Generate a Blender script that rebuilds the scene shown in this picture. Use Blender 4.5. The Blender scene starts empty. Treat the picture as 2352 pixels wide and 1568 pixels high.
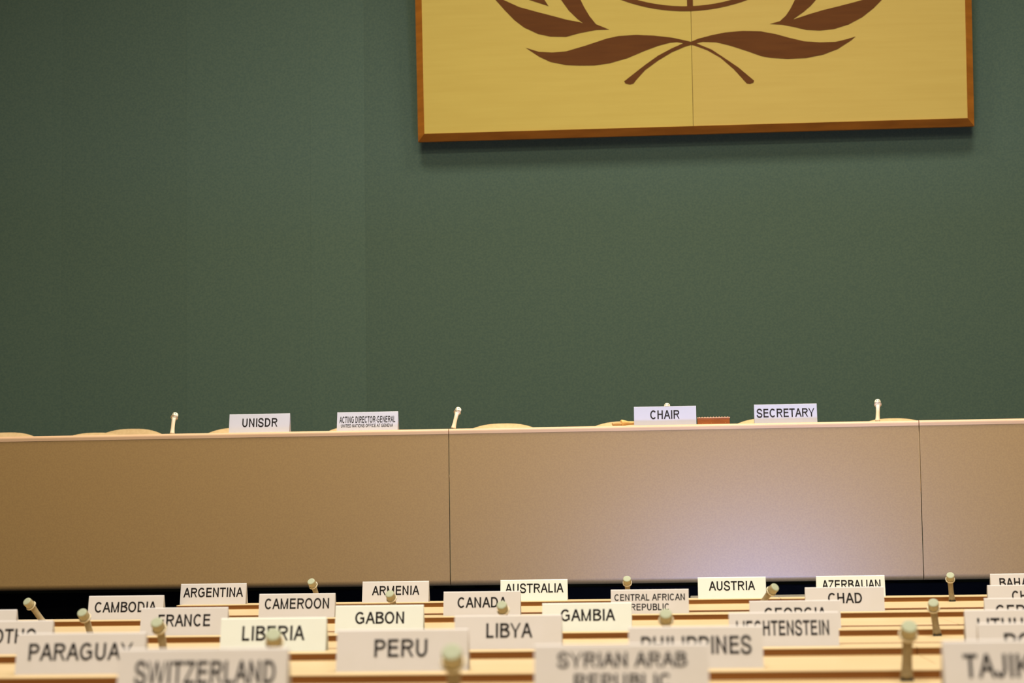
import bpy, bmesh, math, random
from mathutils import Vector, Matrix

sc = bpy.context.scene
C = sc.collection
random.seed(7)
EYE = 1.05                       # lens height above the hall floor

# ---------------------------------------------------------------- camera
cam_d = bpy.data.cameras.new('camera'); cam = bpy.data.objects.new('camera', cam_d); C.objects.link(cam)
cam_d.sensor_width = 36.0; cam_d.lens = 4878.0 / 2352.0 * 36.0
cam_d.clip_start = 0.1; cam_d.clip_end = 100
yaw, pitch, roll = 0.0775, 0.092, 0.0140
f = Vector((-math.sin(yaw)*math.cos(pitch), math.cos(yaw)*math.cos(pitch), math.sin(pitch)))
r = Vector((math.cos(yaw), math.sin(yaw), 0)); u = r.cross(f)
r2 = r*math.cos(roll) - u*math.sin(roll); u2 = r*math.sin(roll) + u*math.cos(roll)
cam.matrix_world = Matrix(((r2.x, u2.x, -f.x, 0), (r2.y, u2.y, -f.y, 0), (r2.z, u2.z, -f.z, EYE), (0, 0, 0, 1)))
cam_d.dof.use_dof = True; cam_d.dof.focus_distance = 10.8; cam_d.dof.aperture_fstop = 4.2
sc.camera = cam

# ---------------------------------------------------------------- view, world, lamps
sc.view_settings.view_transform = 'Standard'; sc.view_settings.look = 'None'
sc.view_settings.gamma = 1.0; sc.view_settings.use_curve_mapping = False
sc.view_settings.exposure = -0.14
w = bpy.data.worlds.new('world'); sc.world = w; w.use_nodes = True
w.node_tree.nodes['Background'].inputs[0].default_value = (0.02, 0.018, 0.015, 1)

def area(name, loc, sx, sy, watt, col, rot=(0, 0, 0), spread=math.pi):
    d = bpy.data.lights.new(name, 'AREA'); d.shape = 'RECTANGLE'; d.size = sx; d.size_y = sy
    d.energy = watt; d.color = col; d.spread = spread
    o = bpy.data.objects.new(name, d); C.objects.link(o); o.location = loc; o.rotation_euler = rot
    return o
WARM = (1.0, 0.90, 0.75)
for lx, ly, watt in ((-1.3, -3.0, 330), (1.7, -3.0, 330), (-1.3, 1.5, 330), (1.7, 1.5, 330), (-1.3, 6.0, 330), (1.7, 6.0, 330), (-2.0, 11.0, 240), (1.9, 11.0, 240)):
    area('ceiling light', (lx, ly, 8.9), 1.4, 1.4, watt, WARM, spread=math.radians(115) if ly > 10 else math.pi)

# ---------------------------------------------------------------- materials
def mat(name, col, rough=0.6, spec=0.5, noise=None, metal=0.0, bump=None):
    m = bpy.data.materials.new(name); m.use_nodes = True
    nt = m.node_tree; b = nt.nodes['Principled BSDF']
    b.inputs['Base Color'].default_value = (*col, 1); b.inputs['Roughness'].default_value = rough
    b.inputs['Specular IOR Level'].default_value = spec; b.inputs['Metallic'].default_value = metal
    if noise:                    # (scale xyz, detail, second colour, low, high)
        scl, det, c2, lo, hi = noise
        tc = nt.nodes.new('ShaderNodeTexCoord'); mp = nt.nodes.new('ShaderNodeMapping')
        mp.inputs['Scale'].default_value = scl
        n = nt.nodes.new('ShaderNodeTexNoise'); n.inputs['Scale'].default_value = 1.0; n.inputs['Detail'].default_value = det
        rp = nt.nodes.new('ShaderNodeValToRGB'); rp.color_ramp.elements[0].position = lo; rp.color_ramp.elements[1].position = hi
        rp.color_ramp.elements[0].color = (*col, 1); rp.color_ramp.elements[1].color = (*c2, 1)
        nt.links.new(tc.outputs['Object'], mp.inputs['Vector']); nt.links.new(mp.outputs[0], n.inputs['Vector'])
        nt.links.new(n.outputs['Fac'], rp.inputs[0]); nt.links.new(rp.outputs[0], b.inputs['Base Color'])
        if bump:
            bp = nt.nodes.new('ShaderNodeBump'); bp.inputs['Strength'].default_value = bump; bp.inputs['Distance'].default_value = 0.002
            nt.links.new(n.outputs['Fac'], bp.inputs['Height']); nt.links.new(bp.outputs[0], b.inputs['Normal'])
    return m
def emit(name, col, strength):
    m = bpy.data.materials.new(name); m.use_nodes = True; nt = m.node_tree
    b = nt.nodes['Principled BSDF']; b.inputs['Base Color'].default_value = (0.02, 0.02, 0.02, 1)
    b.inputs['Emission Color'].default_value = (*col, 1); b.inputs['Emission Strength'].default_value = strength
    return m
M = dict(
 carpet=mat('carpet', (0.010, 0.010, 0.011), 0.95, 0.1, ((60, 60, 60), 3, (0.016, 0.015, 0.015), 0.4, 0.6)),
 plaster=mat('plaster', (0.75, 0.72, 0.66), 0.9, 0.2, ((3, 3, 3), 3, (0.72, 0.69, 0.63), 0.4, 0.6)),
 side_wall=mat('side_wall', (0.26, 0.23, 0.18), 0.8, 0.2, ((2, 2, 0.6), 4, (0.23, 0.20, 0.16), 0.4, 0.6)),
 black=mat('recess_black', (0.0025, 0.0025, 0.0025), 0.9, 0.05, ((30, 30, 30), 2, (0.003, 0.003, 0.003), 0.4, 0.6)),  # shade of the recess under the podium, put in as near-black colour
 black_plastic=mat('black_plastic', (0.008, 0.008, 0.008), 0.5, 0.3, ((80, 80, 80), 2, (0.01, 0.01, 0.01), 0.4, 0.6)),
 cream_top=mat('cream_laminate', (0.6663, 0.4381, 0.254), 0.45, 0.4, ((1.5, 20, 20), 3, (0.6158, 0.3968, 0.2301), 0.4, 0.6)),
 podium_cloth=mat('podium_cloth', (0.3813, 0.2328, 0.07112), 0.5, 1.0, ((110, 110, 110), 2, (0.3384, 0.2009, 0.06185), 0.35, 0.65)),
 dark_wood=mat('dark_wood', (0.018, 0.010, 0.006), 0.7, 0.2, ((2, 30, 4), 4, (0.024, 0.014, 0.008), 0.4, 0.6)),
 maple_a=mat('maple_left', (0.5297, 0.4044, 0.0798), 0.5, 0.35, ((1.6, 1.6, 28), 5, (0.5068, 0.3801, 0.07225), 0.35, 0.65)),
 maple_b=mat('maple_right', (0.5297, 0.3923, 0.08618), 0.5, 0.35, ((1.5, 1.5, 26), 5, (0.5068, 0.3687, 0.07803), 0.35, 0.65)),
 walnut=mat('walnut', (0.5451, 0.1915, 0.01809), 0.5, 0.35, ((3, 3, 20), 4, (0.4089, 0.1383, 0.01243), 0.35, 0.65)),
 inlay=mat('inlay_veneer', (0.125, 0.044, 0.0085), 0.6, 0.12, ((3, 3, 30), 4, (0.105, 0.036, 0.007), 0.35, 0.65)),
 card=mat('white_card', (0.6155, 0.598, 0.6081), 0.6, 0.3, ((8, 8, 8), 3, (0.6002, 0.5813, 0.5796), 0.4, 0.6)),
 card_cream=mat('cream_card', (0.7265, 0.7759, 0.7438), 0.6, 0.3, ((8, 8, 8), 3, (0.7087, 0.7546, 0.7176), 0.4, 0.6)),
 card_bluish=mat('bluish_card', (0.4444, 0.4441, 0.4999), 0.6, 0.3, ((8, 8, 8), 3, (0.4317, 0.431, 0.4873), 0.4, 0.6)),  # slightly bluish tone for the CHAIR and SECRETARY plates
 card_grey=mat('off_white_card', (0.5394, 0.5408, 0.5975), 0.6, 0.3, ((8, 8, 8), 3, (0.5231, 0.5239, 0.5795), 0.4, 0.6)),
 ink=mat('black_ink', (0.010, 0.008, 0.008), 0.6, 0.2, ((50, 50, 50), 2, (0.013, 0.010, 0.010), 0.4, 0.6)),
 desk_light=mat('desk_maple', (0.5957, 0.4615, 0.2641), 0.45, 0.4, ((1.2, 26, 26), 4, (0.5475, 0.4094, 0.2201), 0.35, 0.65)),
 desk_brown=mat('desk_walnut', (0.24, 0.088, 0.014), 0.5, 0.3, ((2, 40, 40), 4, (0.185, 0.066, 0.01), 0.35, 0.65)),
 desk_brown_light=mat('desk_groove', (0.50, 0.30, 0.10), 0.5, 0.3, ((2, 40, 40), 4, (0.44, 0.26, 0.08), 0.35, 0.65)),
 mic_tan=mat('microphone_tan', (0.3, 0.225, 0.115), 0.45, 0.4, ((90, 90, 90), 2, (0.26, 0.195, 0.1), 0.4, 0.6)),
 mic_head=mat('microphone_head', (0.38, 0.32, 0.18), 0.45, 0.4, ((90, 90, 90), 2, (0.34, 0.285, 0.16), 0.4, 0.6)),
 mic_cream=mat('microphone_cream', (0.85, 0.78, 0.60), 0.35, 0.5, ((90, 90, 90), 2, (0.82, 0.75, 0.57), 0.4, 0.6)),
 mic_cap=mat('microphone_grille', (0.3952, 0.4346, 0.3168), 0.7, 0.3, ((500, 500, 500), 2, (0.3496, 0.3854, 0.2728), 0.4, 0.6)),
 mic_metal=mat('microphone_metal', (0.62, 0.55, 0.40), 0.3, 0.5, ((90, 90, 90), 2, (0.58, 0.51, 0.36), 0.4, 0.6), 0.6),
 oak=mat('oak', (0.75, 0.48, 0.17), 0.45, 0.4, ((20, 90, 90), 3, (0.66, 0.41, 0.14), 0.35, 0.65)),
 oak_dark=mat('oak_dark', (0.55, 0.34, 0.13), 0.45, 0.4, ((20, 90, 90), 3, (0.48, 0.29, 0.11), 0.35, 0.65)),
 redwood=mat('redwood', (0.34, 0.1, 0.018), 0.4, 0.5, ((15, 60, 60), 4, (0.27, 0.075, 0.013), 0.35, 0.65)),
 pale_lid=mat('pale_lid', (0.70, 0.42, 0.24), 0.5, 0.4, ((15, 60, 60), 3, (0.64, 0.37, 0.20), 0.4, 0.6)),
 brass=mat('brass', (0.75, 0.50, 0.18), 0.3, 0.5, ((50, 50, 50), 2, (0.70, 0.46, 0.16), 0.4, 0.6), 0.8),
 leather=mat('tan_leather', (0.64, 0.462, 0.2368), 0.5, 0.4, ((40, 40, 40), 3, (0.592, 0.4158, 0.2072), 0.4, 0.6)),
 grey_plastic=mat('grey_plastic', (0.16, 0.15, 0.12), 0.5, 0.4, ((40, 40, 40), 2, (0.14, 0.13, 0.105), 0.4, 0.6)),
 screen_glow=emit('screen_glow', (0.33, 0.44, 1.0), 72.0),
)
for key, k in (('wall_a', 0.97), ('wall_b', 0.94), ('wall_c', 0.90), ('wall_d', 0.88), ('wall_e', 0.98)):
    M[key] = mat('wall_cloth', (0.094*k, 0.140*k, 0.101*k), 0.95, 0.1, ((75, 75, 75), 3, (0.076*k, 0.120*k, 0.093*k), 0.35, 0.65), 0.0, 0.15)

# ---------------------------------------------------------------- mesh helpers
def tag(o, label=None, cat=None, group=None, kind=None):
    if label: o['label'] = label
    if cat: o['category'] = cat
    if group: o['group'] = group
    if kind: o['kind'] = kind
    return o
def thing(name, label, cat, loc=(0, 0, 0), rz=0.0, group=None):
    o = bpy.data.objects.new(name, None); C.objects.link(o)
    o.empty_display_size = 0.05; o.location = loc; o.rotation_euler = (0, 0, rz)
    return tag(o, label, cat, group)
def obj(name, bm, material, parent=None, smooth=False, loc=None):
    me = bpy.data.meshes.new(name)
    bmesh.ops.recalc_face_normals(bm, faces=bm.faces[:])
    bm.to_mesh(me); bm.free()
    for m in (material if isinstance(material, (list, tuple)) else [material]): me.materials.append(m)
    if smooth:
        for p in me.polygons: p.use_smooth = True
    o = bpy.data.objects.new(name, me); C.objects.link(o)
    if parent: o.parent = parent
    if loc: o.location = loc
    return o
def box(x0, x1, y0, y1, z0, z1, bev=0.0, seg=2, bm=None):
    nb = bmesh.new(); bmesh.ops.create_cube(nb, size=1)
    for v in nb.verts:
        v.co = Vector(((x0+x1)/2 + v.co.x*(x1-x0), (y0+y1)/2 + v.co.y*(y1-y0), (z0+z1)/2 + v.co.z*(z1-z0)))
    if bev: bmesh.ops.bevel(nb, geom=nb.edges[:], offset=bev, segments=seg, affect='EDGES', profile=0.5)
    if bm is None: return nb
    me = bpy.data.meshes.new('tmp'); nb.to_mesh(me); bm.from_mesh(me); nb.free(); bpy.data.meshes.remove(me); return bm
def extrude_x(profile, x0, x1):
    """closed (y,z) profile swept from x0 to x1"""
    bm = bmesh.new()
    a = [bm.verts.new((x0, y, z)) for y, z in profile]; b = [bm.verts.new((x1, y, z)) for y, z in profile]
    n = len(profile)
    for i in range(n): bm.faces.new((a[i], a[(i+1) % n], b[(i+1) % n], b[i]))
    bm.faces.new(a); bm.faces.new(b[::-1]); return bm
def slab2d(pts, to3, thick_vec, bm=None):
    """polygon given in plane coordinates, given a thickness"""
    if bm is None: bm = bmesh.new()
    a = [bm.verts.new(to3(*p)) for p in pts]; b = [bm.verts.new(to3(*p) + thick_vec) for p in pts]
    n = len(pts)
    for i in range(n): bm.faces.new((a[i], a[(i+1) % n], b[(i+1) % n], b[i]))
    fa = [bm.faces.new(a), bm.faces.new(b[::-1])]
    bmesh.ops.triangulate(bm, faces=fa); return bm
def sweep(stations, segs=20, caps=True, bm=None, flat=1.0):
    """round tube through [(point, radius)]"""
    if bm is None: bm = bmesh.new()
    P = [Vector(p) for p, _ in stations]; rings = []
    for i, (p, rad) in enumerate(stations):
        d = (P[min(i+1, len(P)-1)] - P[max(i-1, 0)]).normalized()
        sx = Vector((1, 0, 0)) - d*d.x
        if sx.length < 0.2: sx = Vector((0, 1, 0)) - d*d.y
        sx.normalize(); sy = d.cross(sx)
        rings.append([bm.verts.new(P[i] + sx*math.cos(2*math.pi*k/segs)*rad + sy*math.sin(2*math.pi*k/segs)*rad*flat) for k in range(segs)])
    for A, B in zip(rings, rings[1:]):
        for k in range(segs): bm.faces.new((A[k], A[(k+1) % segs], B[(k+1) % segs], B[k]))
    if caps: bm.faces.new(rings[0][::-1]); bm.faces.new(rings[-1])
    return bm
def arcpts(cx, cy, r0, a0, a1, n):
    return [(cx + r0*math.cos(a0+(a1-a0)*i/n), cy + r0*math.sin(a0+(a1-a0)*i/n)) for i in range(n+1)]

# ---------------------------------------------------------------- lettering (grotesque capitals, cap height 100)
SV, SH = 19.0, 16.4
def g_arc(cx, cy, rx, ry, a0, a1, n=18):
    return ('s', [(cx + rx*math.cos(math.radians(a0+(a1-a0)*i/n)), cy + ry*math.sin(math.radians(a0+(a1-a0)*i/n))) for i in range(n+1)])
def rect(x0, y0, x1, y1): return ('p', [(x0, y0), (x1, y0), (x1, y1), (x0, y1)])
def diag(x0, y0, x1, y1, wd=SV): return ('p', [(x0, y0), (x0+wd, y0), (x1+wd, y1), (x1, y1)])
def cr(pts, n=8):
    out = []; q = [pts[0]] + list(pts) + [pts[-1]]
    for i in range(1, len(q)-2):
        for k in range(n):
            t = k/n; o = []
            for c in (0, 1):
                a, b, d, e = q[i-1][c], q[i][c], q[i+1][c], q[i+2][c]
                o.append(0.5*(2*b + (d-a)*t + (2*a-5*b+4*d-e)*t*t + (3*b-a-3*d+e)*t**3))
            out.append(tuple(o))
    return ('s', out + [pts[-1]])
hv, hh = SV/2, SH/2
GL = {
 'A': (93, [diag(1, 0, 39.5, 100), diag(78.5, 0, 40, 100), rect(22, 28, 71, 28+SH)]),
 'B': (93, [rect(10, 0, 10+SV, 100), rect(10, 0, 55, SH), rect(10, 47, 55, 47+SH), rect(10, 100-SH, 52, 100),
            g_arc(52, 76.5, 25, 23.5-hh, -90, 90), g_arc(54, 29.4, 29, 29.4-hh, -90, 90)]),
 'C': (101, [g_arc(53, 50, 46-hv, 51.5-hh, 42, 318, 30)]),
 'D': (101, [rect(11, 0, 11+SV, 100), rect(11, 0, 50, SH), rect(11, 100-SH, 50, 100), g_arc(48, 50, 46-hv, 50-hh, -90, 90, 22)]),
 'E': (93, [rect(11, 0, 11+SV, 100), rect(11, 0, 86, SH), rect(11, 45, 81, 45+SH), rect(11, 100-SH, 84, 100)]),
 'F': (85, [rect(11, 0, 11+SV, 100), rect(11, 43, 71, 43+SH), rect(11, 100-SH, 79, 100)]),
 'G': (109, [g_arc(55, 50, 48-hv, 51.5-hh, 42, 310, 30), rect(57, 40, 99, 40+SH), rect(99-SV, 10, 99, 52)]),
 'H': (101, [rect(11, 0, 11+SV, 100), rect(90-SV, 0, 90, 100), rect(11, 46, 90, 46+SH)]),
 'I': (39, [rect(13, 0, 13+SV, 100)]),
 'J': (70, [rect(46, 26, 46+SV, 100), g_arc(31, 28, 28-hv, 29.5-hh, 180, 360, 14)]),
 'K': (93, [rect(10, 0, 10+SV, 100), diag(12, 33, 72, 100, 18), diag(76, 0, 36, 62, 17)]),
 'L': (78, [rect(10, 0, 10+SV, 100), rect(10, 0, 73, SH)]),
 'M': (116, [rect(10, 0, 10+SV, 100), rect(106-SV, 0, 106, 100), diag(50, 0, 10, 100, 14), diag(52, 0, 91, 100, 14)]),
 'N': (101, [rect(10, 0, 10+SV, 100), rect(90-SV, 0, 90, 100), diag(75, 0, 10, 100, 15)]),
 'O': (109, [g_arc(54, 50, 48-hv, 51.5-hh, 0, 360, 40)]),
 'P': (93, [rect(11, 0, 11+SV, 100), rect(11, 40.5, 52, 40.5+SH), rect(11, 100-SH, 52, 100), g_arc(52, 70.2, 28.5, 29.7-hh, -90, 90)]),
 'R': (101, [rect(11, 0, 11+SV, 100), rect(11, 44, 58, 44+SH), rect(11, 100-SH, 58, 100), g_arc(58, 72, 27.5, 28-hh, -90, 90),
             ('p', [(80, 0), (97, 0), (69, 42), (56, 48), (50, 46)])]),
 'S': (93, [cr([(12, 31), (17, 15), (32, 6), (47, 4.5), (64, 7), (76, 17), (77, 31), (67, 42), (48, 48.5), (28, 54.5), (17, 65), (17, 80), (27, 91), (45, 95.5), (62, 92.5), (73, 82.5), (76, 71)], 6)]),
 'T': (85, [rect(43-hv, 0, 43+hv, 100), rect(3, 100-SH, 83, 100)]),
 'U': (101, [rect(11, 36, 11+SV, 100), rect(90-SV, 36, 90, 100), g_arc(50.5, 39, 39.5-hv, 40.5-hh, 180, 360, 20)]),
 'V': (93, [diag(39.5, 0, 1, 100), diag(40, 0, 78.5, 100)]),
 'W': (132, [diag(28, 0, 1, 100, 14), diag(29, 0, 57, 100, 14), diag(88, 0, 60, 100, 14), diag(89, 0, 117, 100, 14)]),
 'Y': (93, [rect(46.5-hv, 0, 46.5+hv, 44), diag(40, 38, 1, 100, 15), diag(38, 38, 77, 100, 15)]),
 'Z': (85, [rect(3, 0, 82, SH), rect(6, 100-SH, 80, 100), diag(3, 8, 63, 92, 17)]),
 '-': (46, [rect(4, 30, 42, 42)]), ' ': (39, [])}
def text_faces(s):
    """-> list of polygons, total width (cap height 100)"""
    x = 0; polys = []
    for ch in s:
        adv, parts = GL[ch]
        for kind, pts in parts:
            if kind == 'p': polys.append([(x+a, b) for a, b in pts]); continue
            L = []
            for i, p in enumerate(pts):
                a = pts[max(i-1, 0)]; b = pts[min(i+1, len(pts)-1)]
                if i in (0, len(pts)-1) and math.dist(pts[0], pts[-1]) < 1e-6: a, b = pts[-2], pts[1]
                d = math.hypot(b[0]-a[0], b[1]-a[1]); nx, ny = -(b[1]-a[1])/d, (b[0]-a[0])/d
                wd = (SV*abs(nx) + SH*abs(ny)) / 2 / max(abs(nx)+abs(ny), 1e-6) * 1.0
                L.append(((x+p[0]+nx*wd, p[1]+ny*wd), (x+p[0]-nx*wd, p[1]-ny*wd)))
            for (a, b), (c, d) in zip(L, L[1:]): polys.append([a, b, d, c])
        x += adv
    return polys, x
def lettering(parent, lines, W, H, face):
    """lines: (text, left fraction, right fraction, top fraction, cap fraction); face(x, s) -> point on the plate's front"""
    bm = bmesh.new()
    for s, l, rr, top, cap in lines:
        polys, tw = text_faces(s)
        xs = [p[0] for q in polys for p in q]; x0, x1 = min(xs), max(xs)
        kx = (rr-l)*W/(x1-x0); ky = cap*H/100; bx = -W/2 + l*W; by = H*(1-top-cap)
        for q in polys:
            vs = [bm.verts.new(face(bx+(a-x0)*kx, by+b*ky)) for a, b in q]
            if len(set(v.co.to_tuple(6) for v in vs)) >= 3: bm.faces.new(vs)
    return obj('lettering', bm, M['ink'], parent)

# ---------------------------------------------------------------- the hall
def struct(name, bm, m): return tag(obj(name, bm, m), kind='structure')
WALL_Y = 15.05
struct('floor', box(-9, 9, -7, 16, -0.1, 0), M['carpet'])
struct('ceiling', box(-9, 9, -7, 16, 9.0, 9.1), M['plaster'])
struct('wall_left', box(-9.1, -9, -7, 16, 0, 9.0), M['side_wall'])
struct('wall_right', box(9, 9.1, -7, 16, 0, 9.0), M['side_wall'])
struct('wall_front', box(-9, 9, -7.1, -7, 0, 9.0), M['side_wall'])
# the fabric clad wall behind the podium: lengths of cloth butted side by side, each with a bevelled edge
bm = box(-9, 9, WALL_Y+0.02, WALL_Y+0.2, 0, 9.0)
wall_back = bm
xs = [-9, -7.2, -5.6, -4.45, -3.529, -2.616, -2.217, 2.9, 5.2, 9]
for i, (a, b) in enumerate(zip(xs, xs[1:])):
    nb = box(a, b, WALL_Y, WALL_Y+0.03, 0, 9.0, 0.0008, 1); n0 = len(bm.faces)
    me = bpy.data.meshes.new('tmp'); nb.to_mesh(me); nb.free(); bm.from_mesh(me); bpy.data.meshes.remove(me)
    bm.faces.ensure_lookup_table()
    for fc in bm.faces[n0:]: fc.material_index = [0, 1, 0, 1, 0, 4, 2, 3, 2, 3][i]
struct('wall_back', bm, [M['wall_a'], M['wall_b'], M['wall_c'], M['wall_d'], M['wall_e']])
# the raised platform the podium stands on
DAIS = 0.765
struct('platform', box(-8.9, 8.9, 12.22, WALL_Y, 0, DAIS, 0.01), M['black'])

# ---------------------------------------------------------------- emblem on the wall
X0, EW, EZ = (-1.7624, 3.8293, 2.8789); EZ += EYE
TI, EY = (0.09, 14.88)
e_n = Vector((0, -math.cos(TI), -math.sin(TI))); e_u = Vector((0, -math.sin(TI), math.cos(TI)))
def e3(a, b, out=0.0): return Vector((a, 0, 0)) + e_u*b + e_n*out
EH = 3.84
emb = thing('wall_emblem', 'large square light wood plaque with brown laurel emblem on the green wall', 'emblem', (X0, EY, EZ))
for k, (a, b, m) in enumerate(((0, EW/2-0.0015, 'maple_a'), (EW/2+0.0015, EW, 'maple_b'))):
    obj('panel_board', slab2d([(a, 0), (b, 0), (b, EH), (a, EH)], lambda p, q: e3(p, q), -e_n*0.03), M[m], emb)
obj('backing_board', slab2d([(0, 0), (EW, 0), (EW, EH), (0, EH)], lambda p, q: e3(p, q, -0.031), -e_n*0.03), M['walnut'], emb)
FW = 0.052
def rail(i0, i1, o0, o1):
    bm = bmesh.new(); v = []
    for (ia, ib), (oa, ob) in ((i0, o0), (i1, o1)):
        v.append([bm.verts.new(e3(ia, ib, -0.02)), bm.verts.new(e3(ia, ib, 0.006)), bm.verts.new(e3(oa, ob, -0.048)), bm.verts.new(e3(oa, ob, -0.10)), bm.verts.new(e3(ia, ib, -0.10))])
    n = 5
    for k in range(n): bm.faces.new((v[0][k], v[0][(k+1) % n], v[1][(k+1) % n], v[1][k]))
    bm.faces.new(v[0]); bm.faces.new(v[1][::-1]); return bm
ic = [(0, 0), (EW, 0), (EW, EH), (0, EH)]; oc = [(-FW, -FW), (EW+FW, -FW), (EW+FW, EH+FW), (-FW, EH+FW)]
for k in range(4): obj('frame_rail', rail(ic[k], ic[(k+1) % 4], oc[k], oc[(k+1) % 4]), M['walnut'], emb)
SH_ = {
 'lower_left': [(0.74, 0.591), (0.832, 0.56), (0.927, 0.552), (1.025, 0.557), (1.163, 0.593), (1.317, 0.639), (1.398, 0.654), (1.524, 0.658), (1.65, 0.649), (1.776, 0.631), (1.837, 0.616), (1.911, 0.597), (1.91, 0.575), (1.858, 0.589), (1.812, 0.598), (1.763, 0.595), (1.68, 0.576), (1.585, 0.544), (1.459, 0.495), (1.332, 0.463), (1.227, 0.451), (1.121, 0.453), (1.023, 0.46), (0.911, 0.486), (0.832, 0.526)],
 'lower_right': [(1.911, 0.597), (1.963, 0.617), (2.058, 0.639), (2.151, 0.655), (2.277, 0.662), (2.402, 0.655), (2.504, 0.633), (2.605, 0.602), (2.705, 0.575), (2.815, 0.564), (2.924, 0.564), (3.002, 0.58), (3.064, 0.597), (3.033, 0.571), (2.938, 0.513), (2.836, 0.477), (2.718, 0.457), (2.587, 0.455), (2.47, 0.466), (2.407, 0.479), (2.304, 0.519), (2.181, 0.563), (2.088, 0.588), (1.993, 0.594), (1.95, 0.586), (1.91, 0.575)],
 'stem_left': [(1.911, 0.597), (1.858, 0.589), (1.775, 0.555), (1.678, 0.507), (1.583, 0.443), (1.519, 0.396), (1.433, 0.332), (1.442, 0.316), (1.474, 0.308), (1.499, 0.314), (1.518, 0.338), (1.582, 0.406), (1.677, 0.472), (1.774, 0.527), (1.868, 0.564), (1.91, 0.575)],
 'stem_right': [(1.911, 0.597), (1.953, 0.583), (2.056, 0.537), (2.147, 0.473), (2.241, 0.405), (2.307, 0.346), (2.349, 0.309), (2.344, 0.294), (2.318, 0.287), (2.296, 0.291), (2.27, 0.322), (2.209, 0.393), (2.117, 0.477), (2.024, 0.534), (1.932, 0.571), (1.91, 0.575)],
 'leaf_a': [(1.334, 0.702), (1.241, 0.702), (1.126, 0.684), (1.027, 0.66), (0.915, 0.666), (0.829, 0.687), (0.729, 0.737), (0.663, 0.79), (0.596, 0.862), (0.531, 0.939), (0.469, 1.046), (0.53, 0.979), (0.588, 0.937), (0.698, 0.883), (0.832, 0.842), (0.965, 0.803), (1.029, 0.783), (1.128, 0.761), (1.183, 0.739), (1.245, 0.72)],
 'leaf_b': [(1.334, 0.702), (1.238, 0.711), (1.165, 0.741), (1.11, 0.786), (1.052, 0.845), (0.998, 0.923), (0.963, 1.023), (0.938, 1.148), (1.005, 1.109), (1.072, 1.044), (1.137, 0.918), (1.158, 0.871), (1.197, 0.802), (1.242, 0.743)],
 'leaf_c': [(2.47, 0.705), (2.552, 0.697), (2.637, 0.678), (2.722, 0.655), (2.816, 0.647), (2.917, 0.655), (3.019, 0.684), (3.113, 0.731), (3.193, 0.791), (3.252, 0.848), (3.323, 0.949), (3.222, 0.891), (3.115, 0.852), (3.054, 0.837), (2.944, 0.812), (2.844, 0.791), (2.749, 0.766), (2.638, 0.733), (2.565, 0.72)],
 'leaf_d': [(2.47, 0.705), (2.559, 0.71), (2.632, 0.733), (2.703, 0.78), (2.758, 0.825), (2.793, 0.863), (2.838, 0.972), (2.859, 1.082), (2.773, 1.042), (2.708, 0.976), (2.646, 0.868), (2.613, 0.806), (2.581, 0.76), (2.538, 0.722)],
 'upper_left': [(0.907, 0.883), (0.846, 0.905), (0.773, 0.931), (0.631, 1.022), (0.54, 1.156), (0.505, 1.281), (0.604, 1.209), (0.742, 1.124), (0.833, 1.037), (0.88, 0.927)],
 'upper_right': [(2.87, 0.873), (2.937, 0.895), (3.007, 0.917), (3.149, 0.998), (3.248, 1.123), (3.287, 1.244), (3.183, 1.181), (3.045, 1.106), (2.952, 1.026), (2.901, 0.927)]}
for nm, pts in SH_.items():
    off = 0.0002 if nm in ('leaf_a', 'leaf_c', 'lower_left', 'stem_right') else 0.0004
    obj('laurel_stem' if nm.startswith('stem') else 'laurel_leaf', slab2d(pts, lambda p, q: e3(p, q, off), e_n*0.002), M['inlay'], emb)
# the globe: rim and meridians above
gx, gy, Ro, Ri = 1.9095, 2.097, 1.283, 1.248
bm = bmesh.new()
def ring(bm, Ra, Rb, n=128):
    A = [[bm.verts.new(e3(gx+R_*math.cos(2*math.pi*i/n), gy+R_*math.sin(2*math.pi*i/n), o)) for i in range(n)] for R_, o in ((Ra, 0.0002), (Ra, 0.0022), (Rb, 0.0022), (Rb, 0.0002))]
    for k in range(4):
        for i in range(n): bm.faces.new((A[k][i], A[k][(i+1) % n], A[(k+1) % 4][(i+1) % n], A[(k+1) % 4][i]))
ring(bm, Ro, Ri)
obj('globe_rim', bm, M['inlay'], emb)
bm = bmesh.new(); ring(bm, 0.88, 0.85); obj('globe_ring', bm, M['inlay'], emb)
bm = bmesh.new(); ring(bm, 0.45, 0.42); obj('globe_ring', bm, M['inlay'], emb)
for k in range(4):
    a = math.pi/4*k; c, s = math.cos(a), math.sin(a)
    pts = [(-Ri, -0.021), (Ri, -0.021), (Ri, 0.021), (-Ri, 0.021)]
    o_ = 0.0002 + 0.0001*k
    obj('meridian', slab2d([(gx+x*c-y*s, gy+x*s+y*c) for x, y in pts], lambda p, q: e3(p, q, o_), e_n*0.0018), M['inlay'], emb)

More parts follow.
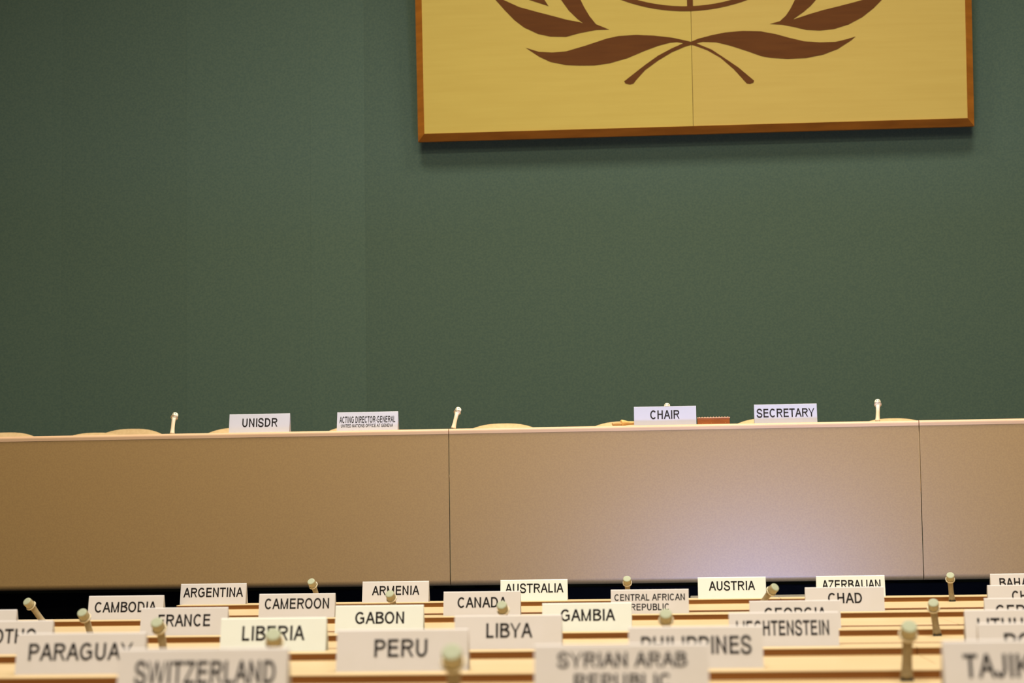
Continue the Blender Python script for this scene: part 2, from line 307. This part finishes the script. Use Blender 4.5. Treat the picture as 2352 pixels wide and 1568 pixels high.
# ---------------------------------------------------------------- podium
PY, PT, PB = 12.0, 1.671, 0.784           # front face, table height, lower edge
def podium(x0, x1, label):
    t = thing('podium_table', label, 'table', ((x0+x1)/2, PY, DAIS), 0, 'podium table sections')
    L = -(x1-x0)/2+0.0022; R_ = -L; zt = PT-DAIS; zb = PB-DAIS; th = 0.03
    # table top with a rounded nose, flush with the panel
    prof = [(0.0, zt-th)] + [(p, q) for p, q in arcpts(0.016, zt-0.016, 0.016, math.pi, math.pi/2, 7)] + [(0.78, zt), (0.78, zt-th)]
    obj('table_top', extrude_x(prof, L, R_), M['cream_top'], t)
    # front panel curling under at its lower edge
    rb = 0.03
    prof = [(0.002, zt-th), (0.002, zb+rb)] + arcpts(0.002+rb, zb+rb, rb, math.pi, 1.5*math.pi, 8)[1:] + [(0.002+rb+0.02, zb), (0.002+rb+0.02, zb+0.02), (0.03, zb+0.06), (0.03, zt-th)]
    obj('front_panel', extrude_x(prof, L, R_), M['podium_cloth'], t)
    for s in (L+0.12, R_-0.12):
        obj('leg', box(s-0.03, s+0.03, 0.68, 0.74, 0, zt-th, 0.004), M['black'], t)
        obj('side_panel', box(s-0.012, s+0.012, 0.30, 0.66, 0, zt-th, 0.003), M['black'], t)
    return t
podium(-4.30, -1.30, 'left section of the long podium, below the UNISDR and ACTING DIRECTOR-GENERAL plates')
podium(-1.30, 1.342, 'middle section of the long podium, below the CHAIR and SECRETARY plates')
podium(1.342, 3.984, 'right section of the long podium, beyond the far right microphone')

# ---------------------------------------------------------------- name plates
def plate(name_text, lines, x, y, z, W, H, label, group, rz=0.0, m='card'):
    t = thing('nameplate', label, 'nameplate', (x, y, z), rz, group)
    dep, rr = 0.030, 0.0045
    yt = 0.026; ang = math.atan2(yt, H)
    prof = [(0.0, 0.0)] + arcpts(yt+rr*0.6, H-rr, rr, math.pi-ang, ang, 8) + [(2*yt+1.2*rr, 0.0), (2*yt+1.2*rr-0.004, 0.0), (yt+rr*0.6, H-0.012), (0.004, 0.0)]
    obj('folded_card', extrude_x(prof, -W/2, W/2), M[m], t)
    if lines:
        p0 = Vector((0, 0.0, 0)); q = prof[1]; d = Vector((0, q[0], q[1])).normalized(); nn = Vector((0, -d.z, d.y))
        sl = H/d.z*0.985
        lettering(t, lines, W, H, lambda a, s: Vector((a, 0, 0)) + d*(s/d.z) + nn*0.0006)
    return t
ROWS = [(9.524, 0.7691), (8.272, 0.7508), (7.171, 0.7355), (5.943, 0.742), (4.821, 0.7532), (3.688, 0.772)]
PX = {'ARGENTINA': -2.11, 'ARMENIA': -1.28, 'AUSTRALIA': -0.657, 'AUSTRIA': 0.223, 'AZERBAIJAN': 0.745, 'BAHAMAS': 1.505, 'CAMBODIA': -2.182, 'CAMEROON': -1.501, 'CANADA': -0.774, 'CAR': -0.123, 'CHAD': 0.623, 'CHILE': 1.315, 'FRANCE': -1.69, 'GABON': -1.02, 'GAMBIA': -0.318, 'GEORGIA': 0.375, 'GERMANY': 1.148, 'LESOTHO': -1.93, 'LIBERIA': -1.146, 'LIBYA': -0.484, 'LIECH': 0.279, 'LITHU': 0.923, 'PARAGUAY': -1.377, 'PERU': -0.634, 'PHILIPPINES': 0.029, 'POLAND': 0.805, 'SWITZERLAND': -0.837, 'SYRIA': -0.106, 'TAJIK': 0.591}
PR = {'ARGENTINA': 0, 'ARMENIA': 0, 'AUSTRALIA': 0, 'AUSTRIA': 0, 'AZERBAIJAN': 0, 'BAHAMAS': 0, 'CAMBODIA': 1, 'CAMEROON': 1, 'CANADA': 1, 'CAR': 1, 'CHAD': 1, 'CHILE': 1, 'FRANCE': 2, 'GABON': 2, 'GAMBIA': 2, 'GEORGIA': 2, 'GERMANY': 2, 'LESOTHO': 3, 'LIBERIA': 3, 'LIBYA': 3, 'LIECH': 3, 'LITHU': 3, 'PARAGUAY': 4, 'PERU': 4, 'PHILIPPINES': 4, 'POLAND': 4, 'SWITZERLAND': 5, 'SYRIA': 5, 'TAJIK': 5}
NP = [  # key, category of row, lines (text, left, right, top, cap height) as fractions of the card
 ('ARGENTINA', [('ARGENTINA', .045, .957, .20, .455)]), ('ARMENIA', [('ARMENIA', .145, .861, .22, .44)]),
 ('AUSTRALIA', [('AUSTRALIA', .069, .943, .19, .44)]), ('AUSTRIA', [('AUSTRIA', .16, .842, .19, .44)]),
 ('AZERBAIJAN', [('AZERBAIJAN', .08, .937, .20, .44)]), ('BAHAMAS', [('BAHAMAS', .127, .873, .205, .44)]),
 ('CAMBODIA', [('CAMBODIA', .087, .913, .26, .44)]), ('CAMEROON', [('CAMEROON', .077, .925, .20, .44)]),
 ('CANADA', [('CANADA', .183, .826, .24, .435)]), ('CAR', [('CENTRAL AFRICAN', .045, .951, .19, .275), ('REPUBLIC', .255, .745, .59, .275)]),
 ('CHAD', [('CHAD', .288, .719, .24, .43)]), ('CHILE', [('CHILE', .30, .70, .24, .43)]),
 ('FRANCE', [('FRANCE', .205, .804, .245, .44)]), ('GABON', [('GABON', .227, .783, .235, .43)]),
 ('GAMBIA', [('GAMBIA', .205, .817, .225, .42)]), ('GEORGIA', [('GEORGIA', .16, .848, .25, .42)]), ('GERMANY', [('GERMANY', .117, .883, .24, .43)]),
 ('LESOTHO', [('LESOTHO', .15, .85, .245, .44)]), ('LIBERIA', [('LIBERIA', .206, .80, .24, .44)]), ('LIBYA', [('LIBYA', .297, .728, .235, .435)]),
 ('LIECH', [('LIECHTENSTEIN', .065, .912, .245, .44)]), ('LITHU', [('LITHUANIA', .109, .89, .24, .44)]),
 ('PARAGUAY', [('PARAGUAY', .096, .906, .25, .42)]), ('PERU', [('PERU', .289, .692, .235, .43)]),
 ('PHILIPPINES', [('PHILIPPINES', .093, .916, .235, .43)]), ('POLAND', [('POLAND', .188, .81, .24, .43)]),
 ('SWITZERLAND', [('SWITZERLAND', .10, .931, .235, .43)]),
 ('SYRIA', [('SYRIAN ARAB', .132, .877, .15, .275), ('REPUBLIC', .229, .777, .54, .275)]), ('TAJIK', [('TAJIKISTAN', .11, .89, .245, .43)])]
WHERE = ['in the desk row closest to the podium', 'in the second desk row from the podium', 'in the third desk row from the podium',
         'in the fourth desk row from the podium', 'in the fifth desk row from the podium', 'in the nearest, most blurred row']
STARK = ('GAMBIA', 'GABON', 'AUSTRALIA', 'AUSTRIA', 'AZERBAIJAN', 'LIBERIA')
for key, lines in NP:
    i = PR[key]; full = ' '.join(l[0] for l in lines)
    plate(key, lines, PX[key], ROWS[i][0]-0.012, ROWS[i][1], 0.30, 0.0925, 'white folded nameplate reading %s %s' % (full, WHERE[i]),
          'country nameplates', 0.0, 'card_cream' if key in STARK else 'card')
plate('', None, -2.425, ROWS[2][0]-0.012, ROWS[2][1], 0.30, 0.0925, 'white nameplate cut off by the left picture edge, only its blank right end showing', 'country nameplates')
for nm, lines, x, lab in (
  ('u', [('UNISDR', .217, .80, .24, .455)], -2.4025, 'white nameplate reading UNISDR on the podium'),
  ('a', [('ACTING DIRECTOR-GENERAL', .04, .955, .235, .345), ('UNITED NATIONS OFFICE AT GENEVA', .066, .923, .645, .17)], -1.775, 'white nameplate reading ACTING DIRECTOR-GENERAL on the podium'),
  ('c', [('CHAIR', .26, .732, .21, .46)], -0.072, 'white nameplate reading CHAIR on the podium'),
  ('s', [('SECRETARY', .037, .961, .235, .45)], 0.607, 'white nameplate reading SECRETARY on the podium')):
    plate(nm, lines, x, 12.055, PT, 0.352, 0.109, lab, 'podium nameplates', 0.0, 'card_bluish' if nm in 'cs' else 'card_grey')

# ---------------------------------------------------------------- desk rows
def desk(i, x0, x1, near, label):
    Y, zl = ROWS[i]; yb = Y+0.10; yr = Y-0.11
    t = thing('delegate_desk', label, 'desk', ((x0+x1)/2, Y, 0), 0, 'delegate desk rows')
    L = -(x1-x0)/2+0.0008; R_ = -L; zd = zl-0.0195
    a, b, n = yb-Y, yr-Y, near-Y
    obj('document_ledge', box(L, R_, b, a, zl-0.004, zl, 0.0015), M['desk_light'], t)
    obj('fascia', box(L, R_, b+0.003, a-0.004, zd, zl-0.004), M['desk_brown'], t)
    obj('desk_top', box(L, R_, n+0.018, a-0.004, zd-0.03, zd, 0.002), M['desk_light'], t)
    obj('edge_trim', box(L, R_, n, n+0.018, zd-0.034, zd-0.001, 0.004), M['desk_brown'], t)
    obj('cable_strip', box(L, R_, b-0.055, b-0.048, zd, zd+0.002), M['desk_brown_light'], t)
    obj('modesty_panel', box(L, R_, a-0.05, a-0.025, 0.08, zd-0.03), M['dark_wood'], t)
    k = max(2, int((x1-x0)/1.2)+1)
    for j in range(k):
        xx = L+0.04+(R_-L-0.08)*j/(k-1)
        obj('support', box(xx-0.02, xx+0.02, b-0.2, a-0.03, 0, zd-0.03), M['dark_wood'], t)
    return t
desk(0, -2.253, 0.432, 8.63, 'light wood desk under the ARGENTINA to AUSTRIA plates, left end visible')
desk(0, 0.432, 3.4, 8.63, 'light wood desk under the AZERBAIJAN and BAHAMAS plates')
desk(1, -3.6, 0.953, 7.475, 'light wood desk under the CAMBODIA to CHAD plates')
desk(1, 0.953, 3.2, 7.475, 'light wood desk under the CHILE plate at right')
desk(2, -3.2, 2.8, 6.605, 'light wood desk under the FRANCE to GERMANY plates')
desk(3, -2.9, 0.629, 5.20, 'light wood desk under the LESOTHO to LIECHTENSTEIN plates')
desk(3, 0.629, 2.6, 5.20, 'light wood desk under the LITHUANIA plate at right')
desk(4, -2.4, 2.2, 4.05, 'light wood desk under the PARAGUAY to POLAND plates')
desk(5, -2.0, 1.9, 2.95, 'light wood desk under the SWITZERLAND to TAJIKISTAN plates, mostly below the picture')

# ---------------------------------------------------------------- microphones
def mic(x, y, z, dx, dz, label, group, back=False):
    t = thing('microphone', label, 'microphone', (x, y, z), math.pi if back else 0.0, group)
    if back: dx = -dx
    hd = Vector((dx, -0.03, dz)); ax = Vector((dx*7.0, -0.75, 0.64)).normalized()
    neck = hd - ax*0.026
    base = Vector((0, 0, 0.0055 + 0.011*abs(dx)/dz)); ctrl = Vector((neck.x*0.33, neck.y*0.2, neck.z*0.36)); c2 = Vector((neck.x*0.74, neck.y*0.45 + 0.004, neck.z*0.76))
    def bz(s): return base*(1-s)**3 + ctrl*3*s*(1-s)**2 + c2*3*s*s*(1-s) + neck*s**3
    prof = [(0, .0145), (.08, .0138), (.2, .0120), (.4, .0108), (.6, .0108), (.8, .0112), (.95, .0122), (1, .0125)]
    bm = sweep([(bz(s), rad) for s, rad in prof], 24)
    bm.normal_update()
    for fc in bm.faces: fc.material_index = 1 if fc.normal.y > 0.05 else 0
    obj('stem', bm, [M['mic_tan'], M['mic_cream']], t, True)
    obj('base', box(-0.013, 0.014, -0.013, 0.013, 0.0002, 0.0065, 0.0012), M['black_plastic'], t)
    bm = sweep([(neck, .0125), (neck+ax*0.006, .0158), (neck+ax*0.011, .0172), (neck+ax*0.032, .0174), (neck+ax*0.0345, .0168)], 28)
    hdm = obj('microphone_head', bm, M['mic_cream'] if back else M['mic_head'], t, False)
    obj('grille_cap', sweep([(neck+ax*0.0343, .0164), (neck+ax*0.0365, .0158), (neck+ax*0.0374, .0120)], 28), M['mic_cap'], hdm, False)
    # bright retaining collar
    bm = bmesh.new(); c0 = neck+ax*0.007; sx = Vector((1, 0, 0)) - ax*ax.x; sx.normalize(); sy = ax.cross(sx); n = 28; m_ = 8
    rr = [[bm.verts.new(c0 + (sx*math.cos(a)+sy*math.sin(a))*(0.0188+0.0022*math.cos(b)) + ax*0.0032*math.sin(b)) for b in [2*math.pi*q/m_ for q in range(m_)]] for a in [2*math.pi*p/n for p in range(n)]]
    for p in range(n):
        for q in range(m_): bm.faces.new((rr[p][q], rr[p][(q+1) % m_], rr[(p+1) % n][(q+1) % m_], rr[(p+1) % n][q]))
    obj('collar', bm, M['mic_metal'], t, True)
    if back:
        for s in (-0.0064, 0.0064):
            c = neck + ax*0.022 + sx*s + (sy if sy.y > 0 else -sy)*0.0164
            dd = (sx*s + (sy if sy.y > 0 else -sy)*0.0164).normalized()
            obj('vent_hole', sweep([(c-dd*0.002, .0028), (c+dd*0.0009, .0028)], 12), M['black_plastic'], hdm)
    return t
MIC = [(0, -1.59, 9.334, 0.7531, -0.031, 0.115), (0, -0.233, 9.334, 0.7531, -0.002, 0.109), (0, 1.161, 9.334, 0.7531, -0.008, 0.107), (1, -2.448, 8.082, 0.7348, -0.057, 0.095), (1, -1.078, 8.082, 0.7348, -0.024, 0.107), (1, 0.258, 8.05, 0.7348, 0.085, 0.116), (2, -1.952, 6.981, 0.7195, -0.025, 0.101), (2, -0.567, 6.981, 0.7195, -0.017, 0.11), (2, 0.817, 6.981, 0.7195, -0.012, 0.101), (3, -1.408, 5.753, 0.726, -0.013, 0.106), (3, -0.041, 5.753, 0.726, -0.002, 0.114), (4, -0.89, 4.631, 0.7372, 0.004, 0.108), (4, 0.475, 4.631, 0.7372, 0.005, 0.111), (5, -0.375, 3.498, 0.756, 0.001, 0.108)]
MLAB = ['beige microphone with thin leaning neck behind the CAMEROON plate', 'beige upright microphone behind the CENTRAL AFRICAN REPUBLIC plate', 'beige upright microphone between AZERBAIJAN and BAHAMAS plates, standing before the black gap',
 'beige microphone leaning left at the far left against the black gap', 'beige microphone head in front of the ARMENIA plate', 'beige microphone bent sharply right beside the AUSTRIA plate',
 'beige microphone beside the left end of the CAMBODIA plate', 'beige microphone head covering the last letters of CANADA', 'beige microphone on the desk to the right of the CHAD plate',
 'beige microphone covering the first letter of FRANCE', 'beige microphone head just below REPUBLIC, behind the PHILIPPINES plate', 'blurred beige microphone head covering the middle of LIBERIA',
 'blurred tall beige microphone left of the TAJIKISTAN plate, black foot visible', 'large blurred beige microphone in front of the PERU plate']
for (i, x, y, z, dx, dz), lab in zip(MIC, MLAB): mic(x, y, z-0.0035, dx, dz, lab, 'delegate microphones')
for x, dx, lab in ((-2.930, 0.010, 'cream microphone seen from behind at the left end of the podium'),
                   (-1.288, 0.026, 'cream microphone leaning right beside the podium seam'),
                   (-0.062, 0.002, 'cream microphone peeking over the CHAIR plate'),
                   (1.127, 0.006, 'cream microphone on the podium right of the SECRETARY plate')):
    mic(x, 12.14, PT, dx, 0.114, lab, 'podium microphones', True)

# ---------------------------------------------------------------- gavel and wooden box
t = thing('gavel', 'small pale wooden gavel lying left of the CHAIR plate', 'gavel', (-0.372, 12.062, PT), math.radians(30))
prof = [(0.0, .006), (.003, .0095), (.01, .0108), (.045, .0112), (.055, .0098)]
obj('handle', sweep([((x_, 0, .0122), r_) for x_, r_ in prof] + [((.06, 0, .013), .009)], 20), M['oak_dark'], t, True)
prof = [(.056, .010), (.057, .0165), (.061, .0188), (.066, .0182), (.085, .0140), (.105, .0105), (.125, .0092), (.24, .0088), (.245, .006)]
obj('striking_head', sweep([((x_, 0, .0192), r_) for x_, r_ in prof], 24), M['oak'], t, True)
t = thing('wooden_box', 'low reddish brown wooden box right of the CHAIR plate', 'box', (0.201, 12.10, PT))
obj('body', box(-0.091, 0.091, -0.04, 0.04, 0, 0.037, 0.002), M['redwood'], t)
obj('lid', box(-0.0935, 0.0935, -0.042, 0.042, 0.037, 0.0405, 0.001), M['pale_lid'], t)
for k in range(11):
    xk = -0.08+0.016*k
    obj('lid_stud', sweep([((xk, -0.03, 0.0400), .0032), ((xk, -0.03, 0.0425), .0030), ((xk, -0.03, 0.0440), .0016)], 10), M['pale_lid'], t)
for xk, zk in ((-0.062, .004), (-0.012, .008), (0.068, .009)):
    obj('tack', sweep([((xk, -0.0395, zk), .0022), ((xk, -0.0415, zk), .0018)], 10), M['brass'], t)

# ---------------------------------------------------------------- chairs behind the podium
def chair(x, y, zt, wd, label, tall=0.0, m='leather'):
    t = thing('conference_chair', label, 'chair', (x, y, DAIS), 0, 'chairs behind the podium')
    top = zt-DAIS; seat = 0.47
    # padded back: wide, its top a shallow arch, curved slightly round the sitter
    bm = bmesh.new(); NX, NZ = 20, 12; F_, B_ = [], []
    for k in range(NX+1):
        s = -1+2*k/NX; hw = wd/2
        arch = top - 0.085*(abs(s)**2.6)
        fr, bk = [], []
        for j in range(NZ+1):
            q = j/NZ; zz = seat+0.06 + (arch-seat-0.06)*q
            bulge = 0.035*math.sqrt(max(0.0, (1-abs(s)**4)*(1-abs(2*q-1)**6))) + 0.006
            yy = 0.20 - 0.05*s*s + 0.10*q
            xx = s*hw*(0.86+0.14*math.sin(math.pi*min(q+0.25, 1)/1.0*0.6))
            fr.append(bm.verts.new((xx, yy+bulge, zz))); bk.append(bm.verts.new((xx, yy-bulge, zz)))
        F_.append(fr); B_.append(bk)
    for k in range(NX):
        for j in range(NZ):
            bm.faces.new((F_[k][j], F_[k+1][j], F_[k+1][j+1], F_[k][j+1])); bm.faces.new((B_[k][j], B_[k][j+1], B_[k+1][j+1], B_[k+1][j]))
        bm.faces.new((F_[k][NZ], F_[k+1][NZ], B_[k+1][NZ], B_[k][NZ])); bm.faces.new((F_[k+1][0], F_[k][0], B_[k][0], B_[k+1][0]))
    for j in range(NZ):
        bm.faces.new((F_[0][j], F_[0][j+1], B_[0][j+1], B_[0][j])); bm.faces.new((F_[NX][j+1], F_[NX][j], B_[NX][j], B_[NX][j+1]))
    obj('backrest', bm, M[m], t, True)
    obj('seat', box(-wd/2*0.9, wd/2*0.9, -0.25, 0.24, seat-0.08, seat+0.02, 0.03, 3), M[m], t, True)
    for s in (-1, 1): obj('armrest', box(s*wd*0.5-0.025, s*wd*0.5+0.025, -0.16, 0.22, seat+0.16, seat+0.20, 0.012, 3), M[m], t, True)
    obj('pedestal', sweep([((0, 0, 0.05), .03), ((0, 0, seat-0.08), .03)], 16), M['mic_metal'], t, True)
    bm = bmesh.new()
    for k in range(5):
        a = 2*math.pi*k/5; sweep([((0, 0, 0.055), .022), ((0.27*math.cos(a), 0.27*math.sin(a), 0.018), .016)], 8, True, bm)
    obj('star_base', bm, M['black_plastic'], t)
    return t
for x, y, zt, wd, lab in (
  (-4.30, 13.05, 1.752, 0.56, 'tan chair back at the far left end of the podium'),
  (-3.69, 12.95, 1.735, 0.56, 'pale tan chair back left of the leftmost podium microphone, nearer of an overlapping pair'),
  (-3.63, 13.62, 1.792, 0.56, 'tan chair back just left of the leftmost podium microphone, farther of an overlapping pair'),
  (-2.79, 13.05, 1.756, 0.56, 'tan chair back behind the UNISDR plate'),
  (-2.02, 13.05, 1.754, 0.56, 'tan chair back behind the ACTING DIRECTOR-GENERAL plate'),
  (-1.10, 13.05, 1.752, 0.58, 'tan chair back right of the microphone at the podium seam'),
  (-0.33, 13.05, 1.752, 0.58, 'tan chair back behind the gavel and the CHAIR plate'),
  (0.57, 13.05, 1.756, 0.58, 'tan chair back behind the SECRETARY plate'),
  (1.33, 13.05, 1.740, 0.56, 'tan chair back right of the rightmost podium microphone')):
    chair(x, y, zt+0.015, wd, lab)

# ---------------------------------------------------------------- screen that faces the podium
t = thing('floor_screen', 'grey edge of a screen behind the AUSTRIA plate, turned to the podium', 'screen', (0.48, 9.78, 0))
tilt = math.radians(10)
def scr(x0, x1, y0, y1, z0, z1, bev=0.0):
    bm = box(x0, x1, y0, y1, z0, z1, bev)
    bmesh.ops.rotate(bm, verts=bm.verts[:], cent=(0, 0, 0), matrix=Matrix.Rotation(tilt, 3, 'X'))
    bmesh.ops.translate(bm, verts=bm.verts[:], vec=(0, 0.13, 0.55)); return bm
obj('casing', scr(-0.44, 0.44, -0.03, 0.02, -0.36, 0.222, 0.004), M['grey_plastic'], t)
obj('display', scr(-0.41, 0.41, 0.0205, 0.022, -0.33, 0.06), M['screen_glow'], t)
obj('stand_post', box(-0.03, 0.03, 0.10, 0.14, 0.02, 0.56, 0.004), M['black_plastic'], t)
obj('stand_foot', box(-0.2, 0.2, 0.02, 0.36, 0, 0.02, 0.004), M['black_plastic'], t)
